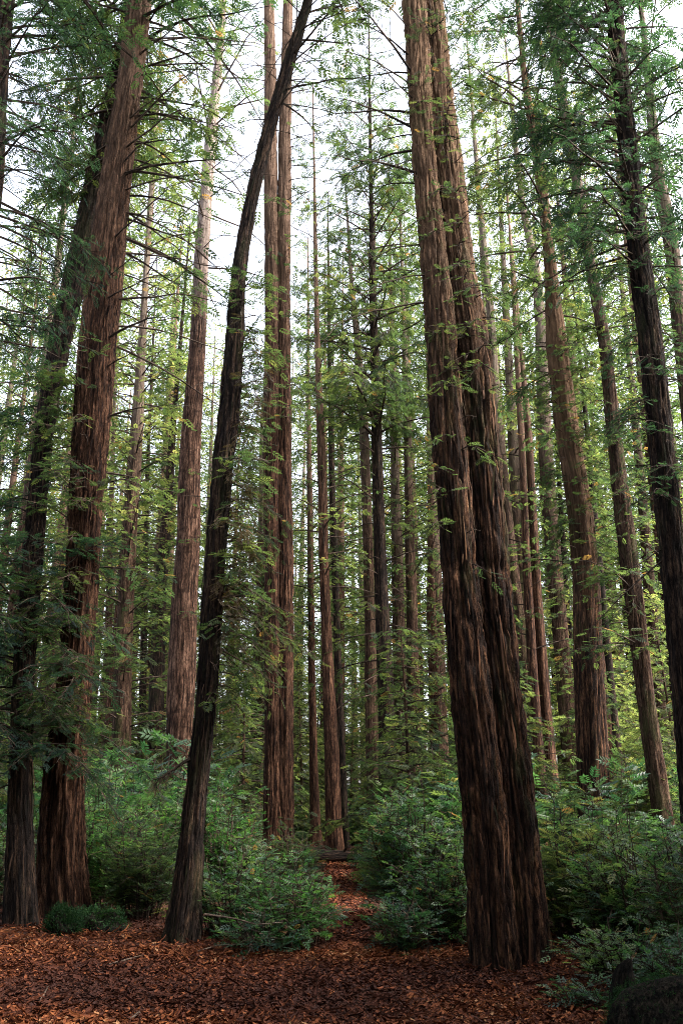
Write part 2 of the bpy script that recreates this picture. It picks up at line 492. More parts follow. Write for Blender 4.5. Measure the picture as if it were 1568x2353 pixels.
def trunk_mesh(name, P, r, mat, parent, base, n=24, dl=.4, relief=0.0, flare=.25, lobes=0, seed=0, flakes=0, flat=None):
    """bark surface: rings along the axis, furrowed when relief > 0, plus loose strips of bark"""
    P, r, s = resample(P, r * (.88 if relief > .02 else .93), dl)
    g = np.random.default_rng(seed)
    for ax_ in (0, 1):                          # small kinks along the stem
        P[:, ax_] += (noise3(np.stack([s * .55, s * 0 + seed * 1.37, s * 0 + ax_ * 5.1], -1)) - .5) * r * .14
    T = norm(np.gradient(P, axis=0))
    U = norm(np.cross(np.array([0, 1., 0]), T)); W = np.cross(T, U)
    th = np.linspace(0, 2 * np.pi, n, endpoint=False)
    c, sn = np.cos(th), np.sin(th)
    hgt = P[:, 2] - base[2]
    fl = 1 + flare * np.exp(-np.maximum(hgt, 0) / .55)
    rr = (r * fl)[:, None] * np.ones(n)[None]
    ph = g.uniform(0, 6.28)
    rr = rr * (1 + (.05 + .30 * np.exp(-np.maximum(hgt, 0) / .45))[:, None] * (flare * 2 + .12) * np.cos(5 * th[None] + ph + .25 * np.sin(hgt * .4)[:, None]))
    B = np.stack([np.outer(r, c), np.outer(r, sn), np.repeat(s[:, None], n, 1)], -1)
    off = np.array([seed * 7.3, seed * 3.1, seed * 1.7])
    if relief:
        q = B + off
        warp = (noise3(q * [2.2, 2.2, .35]) - .5)[..., None] * np.array([.06, .06, 0])
        n1 = noise3((q + warp) * [15, 15, 1.4])
        n2 = noise3((q + warp * 1.5) * [31, 31, 4.5] + 5)
        fur = np.exp(-((n1 - .5) / .07) ** 2) + .55 * np.exp(-((n2 - .5) / .08) ** 2)
        big = noise3(q * [2.0, 2.0, .28]) - .5
        fine = noise3(q * [45, 45, 11]) - .5
        rr = rr + np.minimum(1, r / .2)[:, None] * (relief * 1.3 * (.35 - fur) + relief * 1.5 * fine + relief * .6 * (noise3(q * [9, 9, 5] + 2) - .5)) + big * r[:, None] * .16
    else:
        rr = rr * (1 + .1 * (noise3((B + off) * [3, 3, .5]) - .5))
    V = P[:, None] + rr[..., None] * (c[None, :, None] * U[:, None] + sn[None, :, None] * W[:, None])
    k = len(P)
    i, j = np.meshgrid(np.arange(k - 1), np.arange(n), indexing='ij')
    a = i * n + j; b = i * n + (j + 1) % n
    Fq = np.stack([a, b, b + n, a + n], -1).reshape(-1, 4)
    VV, FF, BB = [V.reshape(-1, 3)], [Fq], [B.reshape(-1, 3)]
    if flakes:
        ii = g.integers(2, k - 8, flakes); jj = g.integers(0, n, flakes)
        ln = g.uniform(.12, .6, flakes); wd = g.uniform(.004, .013, flakes)
        rad = (c[jj, None] * U[ii] + sn[jj, None] * W[ii]); tan = np.cross(T[ii], rad)
        o = P[ii] + rad * (rr[ii, jj] - .004)[:, None]
        sgn = np.where(g.random(flakes) < .75, -1, 1)
        tip = o + T[ii] * (ln * sgn)[:, None] + rad * (g.uniform(.004, .05, flakes))[:, None] + tan * g.normal(0, .02, flakes)[:, None]
        mid = (o + tip) / 2 + rad * .012
        Q = np.stack([o - tan * wd[:, None], mid - tan * wd[:, None], mid + tan * wd[:, None], o + tan * wd[:, None],
                      tip - tan * wd[:, None] * .3, tip + tan * wd[:, None] * .3], 1)
        f0 = np.arange(flakes)[:, None] * 6 + k * n
        FF.append(np.concatenate([f0 + [0, 1, 2, 3], f0 + [1, 4, 5, 2]]))
        VV.append(Q.reshape(-1, 3))
        BB.append(np.repeat(B[ii, jj] + g.normal(0, .3, (flakes, 3)), 6, 0))
    V = np.concatenate(VV) - base
    return mesh_obj(name, V, np.concatenate(FF), mat, parent, {'bark': ('FLOAT_VECTOR', np.concatenate(BB))}, smooth=True)


def axis_fn(P, r, base):
    Pz = P[:, 2]
    def f(z):
        return np.array([np.interp(z, Pz, P[:, 0]), np.interp(z, Pz, P[:, 1]), z]) - base, float(np.interp(z, Pz, r))
    return f


def leafy(name, leaves, wood, leafm, root):
    """leaves and the live twigs that carry them: one part, two materials"""
    V, Fq, A = leaves.get()
    n1, f1 = len(V), len(Fq)
    B = np.zeros((n1, 3))
    if wood.n:
        W, Fw, Bw = wood.get()
        V = np.vstack([V, W]); Fq = np.vstack([Fq, Fw + n1]); B = np.vstack([B, Bw]); A = np.concatenate([A, np.zeros(len(W))])
    return mesh_obj(name, V, Fq, leafm, root, {'tint': ('FLOAT', A), 'bark': ('FLOAT_VECTOR', B)}, mat2=M['twig'], nfirst=f1)


def finish(root, leaves, wood, dead, leafm, key='crown'):
    if leaves.n:
        leafy(key, leaves, wood, leafm, root)
    if isinstance(dead, list):
        for d in dead:
            V, Fq, B = d.get()
            mesh_obj('dead_branch', V, Fq, M['deadwood'], root, {'bark': ('FLOAT_VECTOR', B)}, smooth=True)
    elif dead.n:
        V, Fq, B = dead.get()
        mesh_obj('broken_branch', V, Fq, M['deadwood'], root, {'bark': ('FLOAT_VECTOR', B)}, smooth=True)


def zof(y, Y):
    return float(at(784, y, Y)[0][2])


def tree(label, stems, Y, bark='bark_red', leaf='needle', crowns=(), H=38, ylean=0, n=32, dl=.3, relief=0, seed=1, flakes=0, flare=.25, group=None, name='redwood_tree', extra=None):
    g = np.random.default_rng(seed)
    axes = [trunk_axis(p, Y + (dy if isinstance(dy, (int, float)) else 0), ylean, H) for (p, dy) in stems]
    b = axes[0][0][0].copy(); b[2] = float(ground_z(b[0], b[1]))
    root = thing(name, b, label, 'tree', group)
    for q, (P, r) in enumerate(axes):
        trunk_mesh('trunk', P, r, M[bark], root, b, n, dl, relief, flare, 0, seed + q * 13, flakes)
    leaves, wood, dead = Acc(), Acc(), []
    for cr in crowns:
        cr = dict(cr)
        st = cr.pop('stem', 0)
        y0, y1 = cr.pop('y0', None), cr.pop('y1', None)
        if y0 is not None: cr['z0'] = zof(y0, Y)
        if y1 is not None: cr['z1'] = zof(y1, Y)
        crown_branches(g, axis_fn(*axes[st], b), leaves=leaves, wood=wood, deadwood=dead, **cr)
        # heights are absolute in axis_fn, made local by subtracting the base there
    if extra: extra(g, root, axes, b, leaves, wood, dead)
    finish(root, leaves, wood, dead, M[leaf])
    return root


RIGHT = (-1.0, 1.0)
LEFT = (2.1, 4.2)
PI2 = 6.283
flat = lambda t: 1.0
bulge = lambda t: .45 + .55 * math.sin(math.pi * min(1, t * .9 + .1))

# sparse high crown over the frame, for the near trees (it shades the floor)
def top_crown(z0, z1, n=70, L=3.6, **k):
    d = dict(z0=z0 + 2, z1=z1, n=int(n * 1.35), Lmax=L * 1.15, tw=5, sp=.15, ss=.24, tpl=SPRAY_MID, twig=False, dead=.05)
    d.update(k); return d


sprout = dict(n=60, Lmax=.7, prof=flat, tw=9, sp=.1, ss=.16, e0=(-10, 25), droop=.5, dead=.12, s0=.1, base_r=.008, side=.5)
def sp_(y0, y1, **k):
    d = dict(sprout); d.update(y0=y0, y1=y1); d.update(k); return d
deadb = dict(n=20, Lmax=2.2, prof=flat, dead=1.0, e0=(-15, 15), droop=.3, base_r=.009)
def dd_(y0, y1, **k):
    d = dict(deadb); d.update(y0=y0, y1=y1); d.update(k); return d

# ------------------------------------------------------------------ the main trees, left to right
tree('dark slender redwood at the left edge leaning in behind its lit neighbour',
     [([(2128, 47, 84), (1968, 46, 66), (1768, 48, 55), (1568, 51, 52), (1384, 67, 50), (1184, 84, 47), (984, 103, 46), (784, 138, 52), (600, 184, 62), (400, 226, 60), (250, 258, 54), (100, 290, 46)], 0)],
     13.2, 'bark_shaded', 'needle_d', [sp_(1800, 500, n=60, Lmax=.9, az=(1.6, 4.6), tmean=.4), sp_(1750, 1300, n=34, Lmax=1.9, tmean=.5, az=(2.4, 6.9), tw=7), dd_(700, 150, n=14, az=(2, 4.4)), top_crown(15, 30, 40, 2.8)],
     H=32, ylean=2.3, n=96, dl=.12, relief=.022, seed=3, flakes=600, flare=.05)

tree('big ridged redwood at left with a bright edge down its right flank',
     [([(2093, 147, 134), (1968, 143, 122), (1768, 152, 110), (1534, 176, 84), (1384, 184, 84), (1184, 196, 82), (984, 210, 94), (784, 222, 98), (600, 243, 90), (400, 268, 74), (200, 297, 60), (0, 319, 60)], 0)],
     14.2, 'bark_red', 'needle', [sp_(1700, 850, n=60, Lmax=.9, az=(3.2, 5.2)), dd_(780, 30, n=26, Lmax=3.0, az=(-.9, .7)),
      dict(y0=1300, y1=650, n=6, Lmax=1.8, az=(-.8, .8), prof=flat, tw=4, s0=.4, e0=(-20, 10)),
      dict(y0=560, y1=-40, n=22, Lmax=2.6, az=(-.6, .9), prof=flat, tw=5, s0=.35, bare=.4, e0=(-25, 10)),
      dict(y0=380, y1=-60, n=44, Lmax=2.6, hang=.45, az=(1.5, 3.2), prof=flat, tw=8, s0=.3, e0=(-5, 15)), top_crown(16, 34, 60)],
     H=36, n=120, dl=.11, relief=.03, seed=5, flakes=700, flare=.12)

tree('tall pale barked redwood with bare thin branches near its top',
     [([(1990, 412, 70), (1840, 413, 60), (1668, 416, 60), (1564, 420, 66), (1384, 424, 64), (1184, 434, 55), (984, 440, 46), (780, 454, 38), (600, 463, 34), (400, 477, 30), (200, 497, 25), (75, 509, 17)], 0)],
     24, 'bark_pale', 'needle', [dd_(640, 20, n=46, Lmax=4.2, e0=(-5, 22), droop=.35), dict(y0=150, y1=-150, n=26, Lmax=2.2, prof=flat, tw=3, bare=.5, tmean=.5), sp_(1500, 900, n=18, Lmax=.7)],
     H=32, n=64, dl=.18, relief=.018, seed=8, flakes=300)


def shaggy(g, root, axes, b, leaves, wood, dead):
    # withered foliage hanging down the right flank of the leaning tree, and its broken limb
    f = axis_fn(*axes[0], b)
    sh = Acc(); w2 = Acc()
    crown_branches(g, f, zof(1420, 12.1), zof(720, 12.1), 40, .38, sh, w2, prof=flat, tw=12, sp=.07, ss=.16, e0=(-55, -15), droop=.9, az=(-1.0, .9), dead=0, tmean=.4, s0=.05, tpl=SPRAY_NEAR, side=.5)
    V, Fq, A = sh.get()
    o = mesh_obj('withered_foliage', V, Fq, M['shag'], root, {'tint': ('FLOAT', A)})
    P = []
    for (x, y) in ((438, 1742), (420, 1752), (398, 1768), (372, 1786), (350, 1792)):
        P.append(at(x, y, 12.0)[0] - b)
    P = np.array(P)
    lv, bw = Acc(), Acc()
    grow_branch(g, P, .028, lv, bw, SPRAY_NEAR, 30, .06, .1, .1, .2, .5, True, .5)
    leafy('broken_branch', lv, bw, M['shag'], root)


tree('dark leaning redwood curving to the right across the pale central pair',
     [([(2178, 415, 98), (2068, 428, 76), (1968, 438, 66), (1818, 451, 54), (1668, 467, 54), (1568, 477, 52), (1434, 484, 53), (1284, 494, 53), (1084, 510, 52), (934, 528, 54), (784, 540, 48), (650, 545, 38), (500, 569, 33), (400, 591, 34), (300, 617, 33), (200, 648, 33), (100, 677, 29), (0, 709, 24)], 0)],
     12.1, 'bark_shaded', 'needle', [sp_(1600, 650, n=70, Lmax=.6, az=(-1.3, 1.3)), dict(y0=1500, y1=1330, n=8, Lmax=1.25, prof=flat, az=(-.5, .6), tw=9, sp=.09, ss=.14, tpl=SPRAY_NEAR, e0=(-28, -5), droop=.4, dead=0, s0=.2, tmean=.55),
      dict(y0=1340, y1=1010, n=9, Lmax=.9, prof=flat, az=(-.9, .4), tw=9, sp=.09, ss=.14, tpl=SPRAY_NEAR, e0=(-40, -5), droop=.4, dead=0, s0=.2, tmean=.3),
      dd_(330, 0, n=16, Lmax=1.5), dict(y0=260, y1=-80, n=14, Lmax=1.4, prof=flat, az=(-1.0, 1.0), tw=3.5), dd_(1300, 400, n=16, Lmax=.5), top_crown(14, 24, 26, 2.4)],
     H=26, n=110, dl=.1, relief=.024, seed=12, flakes=900, flare=.05, extra=shaggy)

tree('pair of straight reddish redwood stems joined at the foot in the centre',
     [([(2030, 626, 54), (1938, 625, 50), (1768, 625, 45), (1568, 626, 42), (1384, 625, 41), (1184, 624, 40), (984, 624, 38), (784, 624, 36), (600, 624, 35), (400, 622, 33), (200, 621, 30), (0, 618, 26)], 0),
      ([(2030, 653, 56), (1938, 653, 52), (1768, 651, 49), (1568, 653, 46), (1384, 653, 45), (1184, 652, 43), (984, 650, 40), (784, 650, 37), (600, 650, 35), (400, 652, 33), (200, 657, 29), (0, 661, 24)], .12)],
     20, 'bark_red', 'needle', [sp_(1000, 150, n=40, Lmax=.6, stem=1, az=(-1.2, 1.2)), dd_(500, 0, n=22, Lmax=1.7, stem=1, az=(-1, 1)), sp_(700, 100, n=14, Lmax=.4), top_crown(24, 40, 50, 2.6, tw=3)],
     H=42, n=72, dl=.15, relief=.022, seed=15, flakes=500)

tree('huge twin stemmed redwood right of the path with a deep dark cleft',
     [([(2228, 1141, 124), (2118, 1130, 114), (1968, 1118, 112), (1768, 1100, 104), (1568, 1080, 97), (1384, 1061, 90), (1184, 1043, 85), (984, 1029, 81), (784, 1014, 75), (600, 997, 66), (400, 978, 60), (200, 963, 57), (0, 950, 56)], 0),
      ([(2190, 1208, 122), (2118, 1203, 116), (1968, 1191, 104), (1768, 1171, 104), (1568, 1149, 98), (1384, 1130, 97), (1184, 1113, 97), (984, 1098, 97), (784, 1079, 98), (600, 1049, 84), (400, 1027, 80), (200, 1004, 70), (0, 989, 60)], .22)],
     10.5, 'bark_double', 'needle', [sp_(900, 20, n=70, Lmax=.55, stem=1, az=(3.6, 6.0), tpl=SPRAY_NEAR, sp=.07, ss=.12), sp_(1300, 900, n=10, Lmax=.5, stem=0, az=(4, 5.6), tpl=SPRAY_NEAR),
      dict(y0=420, y1=60, n=11, Lmax=1.4, prof=flat, az=(2.5, 3.9), tw=7, ss=.16, sp=.1, tpl=SPRAY_NEAR), dd_(700, 150, n=10, Lmax=1.3, az=(2.4, 4)), top_crown(13.5, 34, 80, 3.6)],
     H=38, n=150, dl=.09, relief=.034, seed=21, flakes=1400, flare=.1)

tree('mossy trunked redwood with leafy sprouts beyond the twin stem on its right',
     [([(2010, 1372, 80), (1838, 1364, 78), (1564, 1352, 72), (1384, 1347, 65), (1184, 1330, 62), (984, 1300, 58), (784, 1275, 50), (600, 1262, 26), (400, 1239, 22), (200, 1206, 17), (100, 1196, 13)], 0)],
     21, 'bark_double', 'needle', [sp_(1300, 780, n=110, Lmax=.75), dict(y0=850, y1=0, n=56, Lmax=2.9, hang=.45, ss=.28, prof=bulge, tw=6, e0=(-10, 20), dead=.25, tmean=.45), dict(y0=420, y1=-150, n=48, Lmax=2.6, hang=.45, prof=flat, tw=6.5)],
     H=30, n=64, dl=.2, relief=.02, seed=24, flakes=250)

tree('pale slim redwood rising through open sky left of the dark right hand trunk',
     [([(2030, 1546, 50), (1900, 1524, 48), (1768, 1506, 46), (1564, 1477, 42), (1384, 1456, 44), (1184, 1432, 42), (984, 1407, 34), (784, 1388, 30), (600, 1352, 25), (400, 1322, 24), (200, 1285, 22), (0, 1256, 19)], 0)],
     20, 'bark_far', 'needle', [sp_(1500, 500, n=80, Lmax=.7), dict(y0=760, y1=480, n=14, Lmax=1.5, prof=flat), dd_(700, 0, n=16, Lmax=1.8), dict(y0=1500, y1=1300, n=6, Lmax=1.6, prof=flat, az=(2.3, 4.5)), top_crown(24, 36, 30, 2.4)],
     H=38, n=48, dl=.2, relief=.016, seed=27, flakes=200)

tree('near black redwood at the right edge wrapped in dark foliage',
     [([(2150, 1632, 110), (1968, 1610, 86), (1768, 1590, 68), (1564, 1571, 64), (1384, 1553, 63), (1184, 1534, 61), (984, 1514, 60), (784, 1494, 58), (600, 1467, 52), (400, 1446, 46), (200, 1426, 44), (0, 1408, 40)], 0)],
     12.5, 'bark_shaded', 'needle_d', [sp_(1150, 0, n=150, Lmax=.7, az=(0, PI2), tpl=SPRAY_NEAR, ss=.15), dict(y0=620, y1=-60, n=62, Lmax=1.9, hang=.5, prof=flat, az=(2.4, 4.3), tw=7, sp=.11, ss=.18), dict(y0=620, y1=-60, n=34, Lmax=1.6, hang=.5, prof=flat, az=(-1, 1), tw=7), dd_(1300, 1200, n=2, Lmax=1.4, az=(3.0, 3.5), e0=(-40, -38)), top_crown(15, 30, 50, 3.2)],
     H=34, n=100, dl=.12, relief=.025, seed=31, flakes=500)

tree('greyish redwood leaning out of the right border high above the shrubs',
     [([(2050, 1740, 60), (1400, 1646, 52), (984, 1588, 42), (700, 1554, 36), (600, 1546, 34), (500, 1530, 36), (400, 1509, 30), (200, 1489, 20), (80, 1478, 14)], 0)],
     18, 'bark_far', 'needle', [dict(y0=900, y1=-100, n=42, Lmax=2.4, prof=flat, tw=6, tmean=.45, dead=.25), dd_(600, 100, n=16, Lmax=2.2, e0=(20, 50))],
     H=27, n=32, dl=.3, seed=34)

tree('faint thin trunk glimpsed between the twin stem and the mossy redwood',
     [([(1990, 1330, 46), (1500, 1290, 40), (1184, 1262, 36), (984, 1250, 34), (780, 1243, 30), (625, 1232, 22), (480, 1200, 16), (350, 1185, 12)], 0)],
     30, 'bark_far', 'needle_y', [dict(y0=1000, y1=150, n=40, Lmax=2.6, prof=lambda t: 1 - .5 * t, tw=5, dead=.2, tmean=.5)],
     H=34, n=24, dl=.4, seed=37)

tree('thin stem standing close behind the twin redwood along its right side',
     [([(1990, 1262, 34), (1500, 1200, 28), (1184, 1165, 24), (900, 1138, 21), (700, 1124, 19), (550, 1109, 15), (380, 1094, 11)], 0)],
     32, 'bark_far', 'needle_y', [dict(y0=1000, y1=200, n=34, Lmax=2.2, tw=5, tmean=.5, prof=lambda t: 1 - .6 * t)],
     H=36, n=24, dl=.4, seed=39)

tree('narrow brown double stem seen just right of the twin redwood',
     [([(1970, 1262, 34), (1800, 1240, 32), (1600, 1226, 26), (1400, 1214, 22), (1184, 1204, 18), (984, 1196, 16), (784, 1185, 12)], 0),
      ([(1970, 1280, 36), (1800, 1266, 36), (1600, 1248, 30), (1400, 1234, 24), (1184, 1222, 20), (984, 1212, 18), (800, 1194, 12)], .3)],
     27, 'bark_red', 'needle', [dict(y0=1500, y1=600, n=36, Lmax=1.8, tw=5, dead=.3, prof=lambda t: 1 - .6 * t)],
     H=24, n=32, dl=.3, seed=41)

tree('dark straight redwood with a full leafy crown standing above the path',
     [([(1975, 892, 46), (1818, 888, 42), (1564, 885, 38), (1384, 876, 32), (1184, 869, 30), (984, 864, 27), (784, 859, 20), (600, 854, 15), (400, 851, 10), (260, 849, 7)], 0)],
     30, 'bark_shaded', 'needle', [dict(y0=1620, y1=1100, n=30, Lmax=2.6, prof=flat, tw=5, dead=.3, e0=(-15, 10)), dict(y0=1050, y1=190, n=125, Lmax=4.2, hang=.45, ss=.28, prof=lambda t: 1 - .6 * t, tw=6, tmean=.36, dead=.12)],
     H=37, n=40, dl=.25, relief=.012, seed=44)

tree('light brown redwood close against the left of the leafy dark one',
     [([(1975, 862, 36), (1564, 851, 30), (1384, 848, 25), (1184, 842, 25), (984, 836, 24), (784, 820, 17), (640, 806, 10)], 0)],
     31, 'bark_far', 'needle_y', [dict(y0=1000, y1=560, n=60, Lmax=2.6, hang=.45, ss=.28, prof=lambda t: 1 - .5 * t, tw=5)],
     H=27, n=32, dl=.3, seed=46)

tree('mid brown redwood with low foliage between the dark trunk and the twin stem',
     [([(1965, 958, 38), (1768, 953, 35), (1564, 949, 30), (1384, 945, 28), (1184, 939, 22), (984, 936, 20), (784, 929, 14), (600, 922, 8)], 0)],
     32, 'bark_far', 'needle', [dict(y0=1700, y1=520, n=80, Lmax=2.6, hang=.4, ss=.26, tw=5, prof=lambda t: 1 - .55 * t, tmean=.45)],
     H=30, n=32, dl=.3, seed=48)

tree('thin redwood stem half hidden against the left flank of the twin trunk',
     [([(1955, 1000, 36), (1564, 997, 28), (1384, 989, 22), (1184, 990, 17), (900, 984, 12)], 0)],
     36, 'bark_red', 'needle', [dict(y0=1700, y1=650, n=90, Lmax=2.6, tw=5, prof=lambda t: 1 - .55 * t)],
     H=30, n=24, dl=.4, seed=50)

tree('reddish redwood whose foot stands just behind the fallen log',
     [([(1965, 768, 42), (1768, 762, 36), (1584, 755, 30), (1484, 750, 26), (1284, 743, 24), (1084, 739, 22), (884, 732, 17), (700, 726, 11)], 0)],
     29, 'bark_red', 'needle_y', [dict(y0=1350, y1=480, n=70, Lmax=2.3, prof=lambda t: 1 - .45 * t, tw=4, dead=.3)],
     H=30, n=40, dl=.25, relief=.012, seed=53)

tree('narrow dark stem immediately right of the reddish redwood behind the log',
     [([(1950, 790, 26), (1500, 775, 18), (1184, 764, 17), (984, 760, 14), (800, 756, 9)], 0)],
     37, 'bark_shaded', 'needle', [dict(y0=1500, y1=620, n=70, Lmax=2.4, tw=4, prof=lambda t: 1 - .5 * t)],
     H=31, n=24, dl=.4, seed=55)

tree('slender rust coloured stem right of the central pair and left of the log',
     [([(1950, 726, 28), (1768, 720, 22), (1564, 716, 18), (1184, 712, 15), (900, 708, 9)], 0)],
     38, 'bark_red', 'needle_y', [dict(y0=1500, y1=700, n=60, Lmax=2.4, tw=4, prof=lambda t: 1 - .5 * t)],
     H=29, n=24, dl=.4, seed=57)

tree('shaded brown redwood in the gap between the big left tree and the pale one',
     [([(1970, 268, 52), (1668, 282, 46), (1500, 284, 42), (1284, 294, 38), (1084, 310, 32), (884, 322, 24), (650, 334, 14)], 0)],
     28, 'bark_far', 'needle_y', [dict(y0=1800, y1=1300, n=50, Lmax=2.0, prof=flat, tw=6, tmean=.3), dict(y0=1400, y1=330, n=130, Lmax=2.7, prof=lambda t: 1 - .5 * t, tw=5, tmean=.5)],
     H=34, n=36, dl=.3, seed=60)

tree('dark slim redwood just left of the pale trunk and leaning toward it',
     [([(1970, 352, 38), (1768, 354, 36), (1564, 360, 38), (1384, 366, 32), (1184, 384, 24), (984, 397, 16), (900, 405, 11)], 0)],
     30, 'bark_shaded', 'needle', [dict(y0=1750, y1=800, n=90, Lmax=2.2, tw=5, prof=lambda t: 1 - .5 * t, tmean=.35)],
     H=24, n=32, dl=.3, seed=62)

tree('dark leafy limbed redwood reaching into the top left corner',
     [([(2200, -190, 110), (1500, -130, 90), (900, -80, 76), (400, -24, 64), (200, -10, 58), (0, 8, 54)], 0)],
     10.5, 'bark_shaded', 'needle_d', [dict(y0=800, y1=-60, n=64, Lmax=1.6, hang=.5, prof=lambda t: .75 + .4 * t, az=(-1.3, 1.5), tw=9, sp=.1, ss=.16, tpl=SPRAY_NEAR, tmean=.35, dead=.08, e0=(-10, 15)), top_crown(12, 30, 60, 3.8)],
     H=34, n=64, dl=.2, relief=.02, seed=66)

thin = dict(tw=5, prof=lambda t: 1 - .5 * t, dead=.2)
tree('reddish brown redwood tucked against the right foot of the mossy trunked one',
     [([(1980, 1420, 46), (1838, 1400, 42), (1600, 1378, 36), (1384, 1356, 32), (1100, 1322, 26), (800, 1290, 16)], 0)], 25, 'bark_red', 'needle', [dict(y0=1300, y1=500, n=50, Lmax=2.2, **thin)], H=26, n=36, dl=.25, relief=.015, seed=70)
tree('dark narrow redwood rightmost of the cluster round the mossy trunked one',
     [([(1970, 1444, 26), (1838, 1428, 24), (1600, 1404, 20), (1300, 1376, 17), (1000, 1348, 12)], 0)], 29, 'bark_shaded', 'needle', [dict(y0=1500, y1=700, n=40, Lmax=1.8, **thin)], H=22, n=20, dl=.4, seed=72)
tree('thin dark stem between the double stem and the mossy trunked redwood',
     [([(1960, 1334, 26), (1838, 1326, 22), (1600, 1314, 18), (1300, 1296, 14), (1000, 1276, 9)], 0)], 33, 'bark_shaded', 'needle', [dict(y0=1600, y1=700, n=46, Lmax=2.0, **thin)], H=24, n=20, dl=.4, seed=74)
tree('grey green stem standing between the pale slim redwood and the near black one',
     [([(1955, 1548, 40), (1568, 1506, 32), (1234, 1482, 26), (900, 1452, 16)], 0)], 34, 'bark_far', 'needle', [dict(y0=1600, y1=600, n=70, Lmax=2.4, **thin)], H=30, n=20, dl=.4, seed=76)
tree('thin stem seen just right of the bright edged left redwood',
     [([(1950, 236, 22), (1568, 246, 18), (1234, 254, 14), (950, 262, 8)], 0)], 36, 'bark_far', 'needle_y', [dict(y0=1500, y1=600, n=60, Lmax=2.3, **thin)], H=28, n=16, dl=.4, seed=78)
tree('slim dark stem midway between the shaded brown redwood and the pale one',
     [([(1950, 320, 24), (1568, 329, 18), (1300, 334, 14), (1000, 342, 8)], 0)], 38, 'bark_shaded', 'needle', [dict(y0=1500, y1=650, n=60, Lmax=2.3, **thin)], H=28, n=16, dl=.4, seed=80)
tree('narrow stem close along the left side of the central pair',
     [([(1950, 590, 24), (1568, 594, 18), (1300, 597, 14), (1000, 600, 8)], 0)], 38, 'bark_far', 'needle', [dict(y0=1500, y1=850, n=50, Lmax=2.0, **thin)], H=20, n=16, dl=.4, seed=82)

# ------------------------------------------------------------------ the many trees further back
def proto(seed, Hh, Rr, leaf, bark, nb, Lm, z0, tm, lean):
    g = np.random.default_rng(seed)
    zs = np.array([-.3, 1.2, Hh * .35, Hh * .7, Hh])
    P = np.stack([lean * (np.abs(zs) / Hh) ** 1.3, np.zeros(5), zs], -1)
    r = np.array([Rr * 1.25, Rr, Rr * .75, Rr * .34, .015])
    root = bpy.data.objects.new('redwood_tree', None); link(root)
    b = np.zeros(3)
    trunk_mesh('trunk', P, r, M[bark], root, b, 20, .6, 0, .2, 0, seed)
    lv, wd, dd = Acc(), Acc(), []
    fn = axis_fn(P, r, b)
    crown_branches(g, fn, z0, Hh, nb, Lm, lv, wd,  tpl=SPRAY_FAR, tw=3.6, sp=.17, ss=.34, e0=(-12, 15), droop=.3, side=.5, prof=lambda t: (.65 + 1.0 * t if t < .35 else 1 - .72 * (t - .35) / .65), tmean=tm, twig=False, dead=.12, bare=.2)
    finish(root, lv, wd, dd, M[leaf])
    return root


protos = [proto(101, 34, .34, 'needle', 'bark_far', 190, 3.0, 1.5, .42, .5),
          proto(102, 36, .38, 'needle_y', 'bark_far', 180, 2.9, 5, .45, -.4),
          proto(103, 32, .30, 'needle', 'bark_red', 190, 2.8, 2, .5, .2),
          proto(104, 38, .42, 'needle_y', 'bark_red', 170, 3.0, 9, .5, 0),
          proto(105, 26, .22, 'needle', 'bark_shaded', 170, 2.6, .8, .38, -.3)]
plabels = ['distant leafy green redwood, one of many filling the background',
           'distant yellow green redwood, one of many backlit in the background',
           'distant slim redwood with reddish stem, one of many far off',
           'distant tall redwood with bare lower stem, one of many far off',
           'dark stemmed young redwood leafy to the ground, among far trunks']
used = [False] * 5


def copy_tree(o, parent=None):
    c = o.copy(); COL.objects.link(c); c.parent = parent
    for ch in o.children:
        copy_tree(ch, c)
    return c


def top_env(x):
    return float(np.interp(x, [-200, 0, 260, 330, 420, 460, 620, 690, 760, 900, 1050, 1200, 1400, 1600, 1800],
                              [-100, 0, 150, 420, 760, 800, 780, 640, 500, 420, 330, 200, 120, 60, 0]))


def place_far(x, d, k, H):
    o = protos[k] if not used[k] else copy_tree(protos[k])
    used[k] = True
    p, _ = at(x, 1850, d)
    o.location = (p[0], d, float(ground_z(p[0], d)) - .05)
    o.rotation_euler = (0, 0, random.uniform(0, 6.28))
    base = (34, 36, 32, 38, 26)[k]
    s = H / base
    o.scale = (s, s, s)
    tag(o, plabels[k], 'tree', 'redwoods standing far back in the grove')


random.seed(5)
spots = []
rows = [(35, 8), (43, 11), (52, 14), (63, 17), (77, 20), (95, 24)]
for d, n in rows:
    for i in range(n):
        x = -160 + (1568 + 320) * (i + random.uniform(.1, .9)) / n
        dd = d * random.uniform(.92, 1.1)
        te = top_env(x) + random.uniform(-60, 120)
        H = 1.6 + dd * math.tan(PITCH + math.atan((CY - te) / F))
        H = min(H, random.uniform(34, 46))
        if H < 15: continue
        k = random.choice([0, 1, 2, 3, 4, 4]) if H < 34 else random.choice([0, 1, 2, 3])
        place_far(x, dd, k, H)

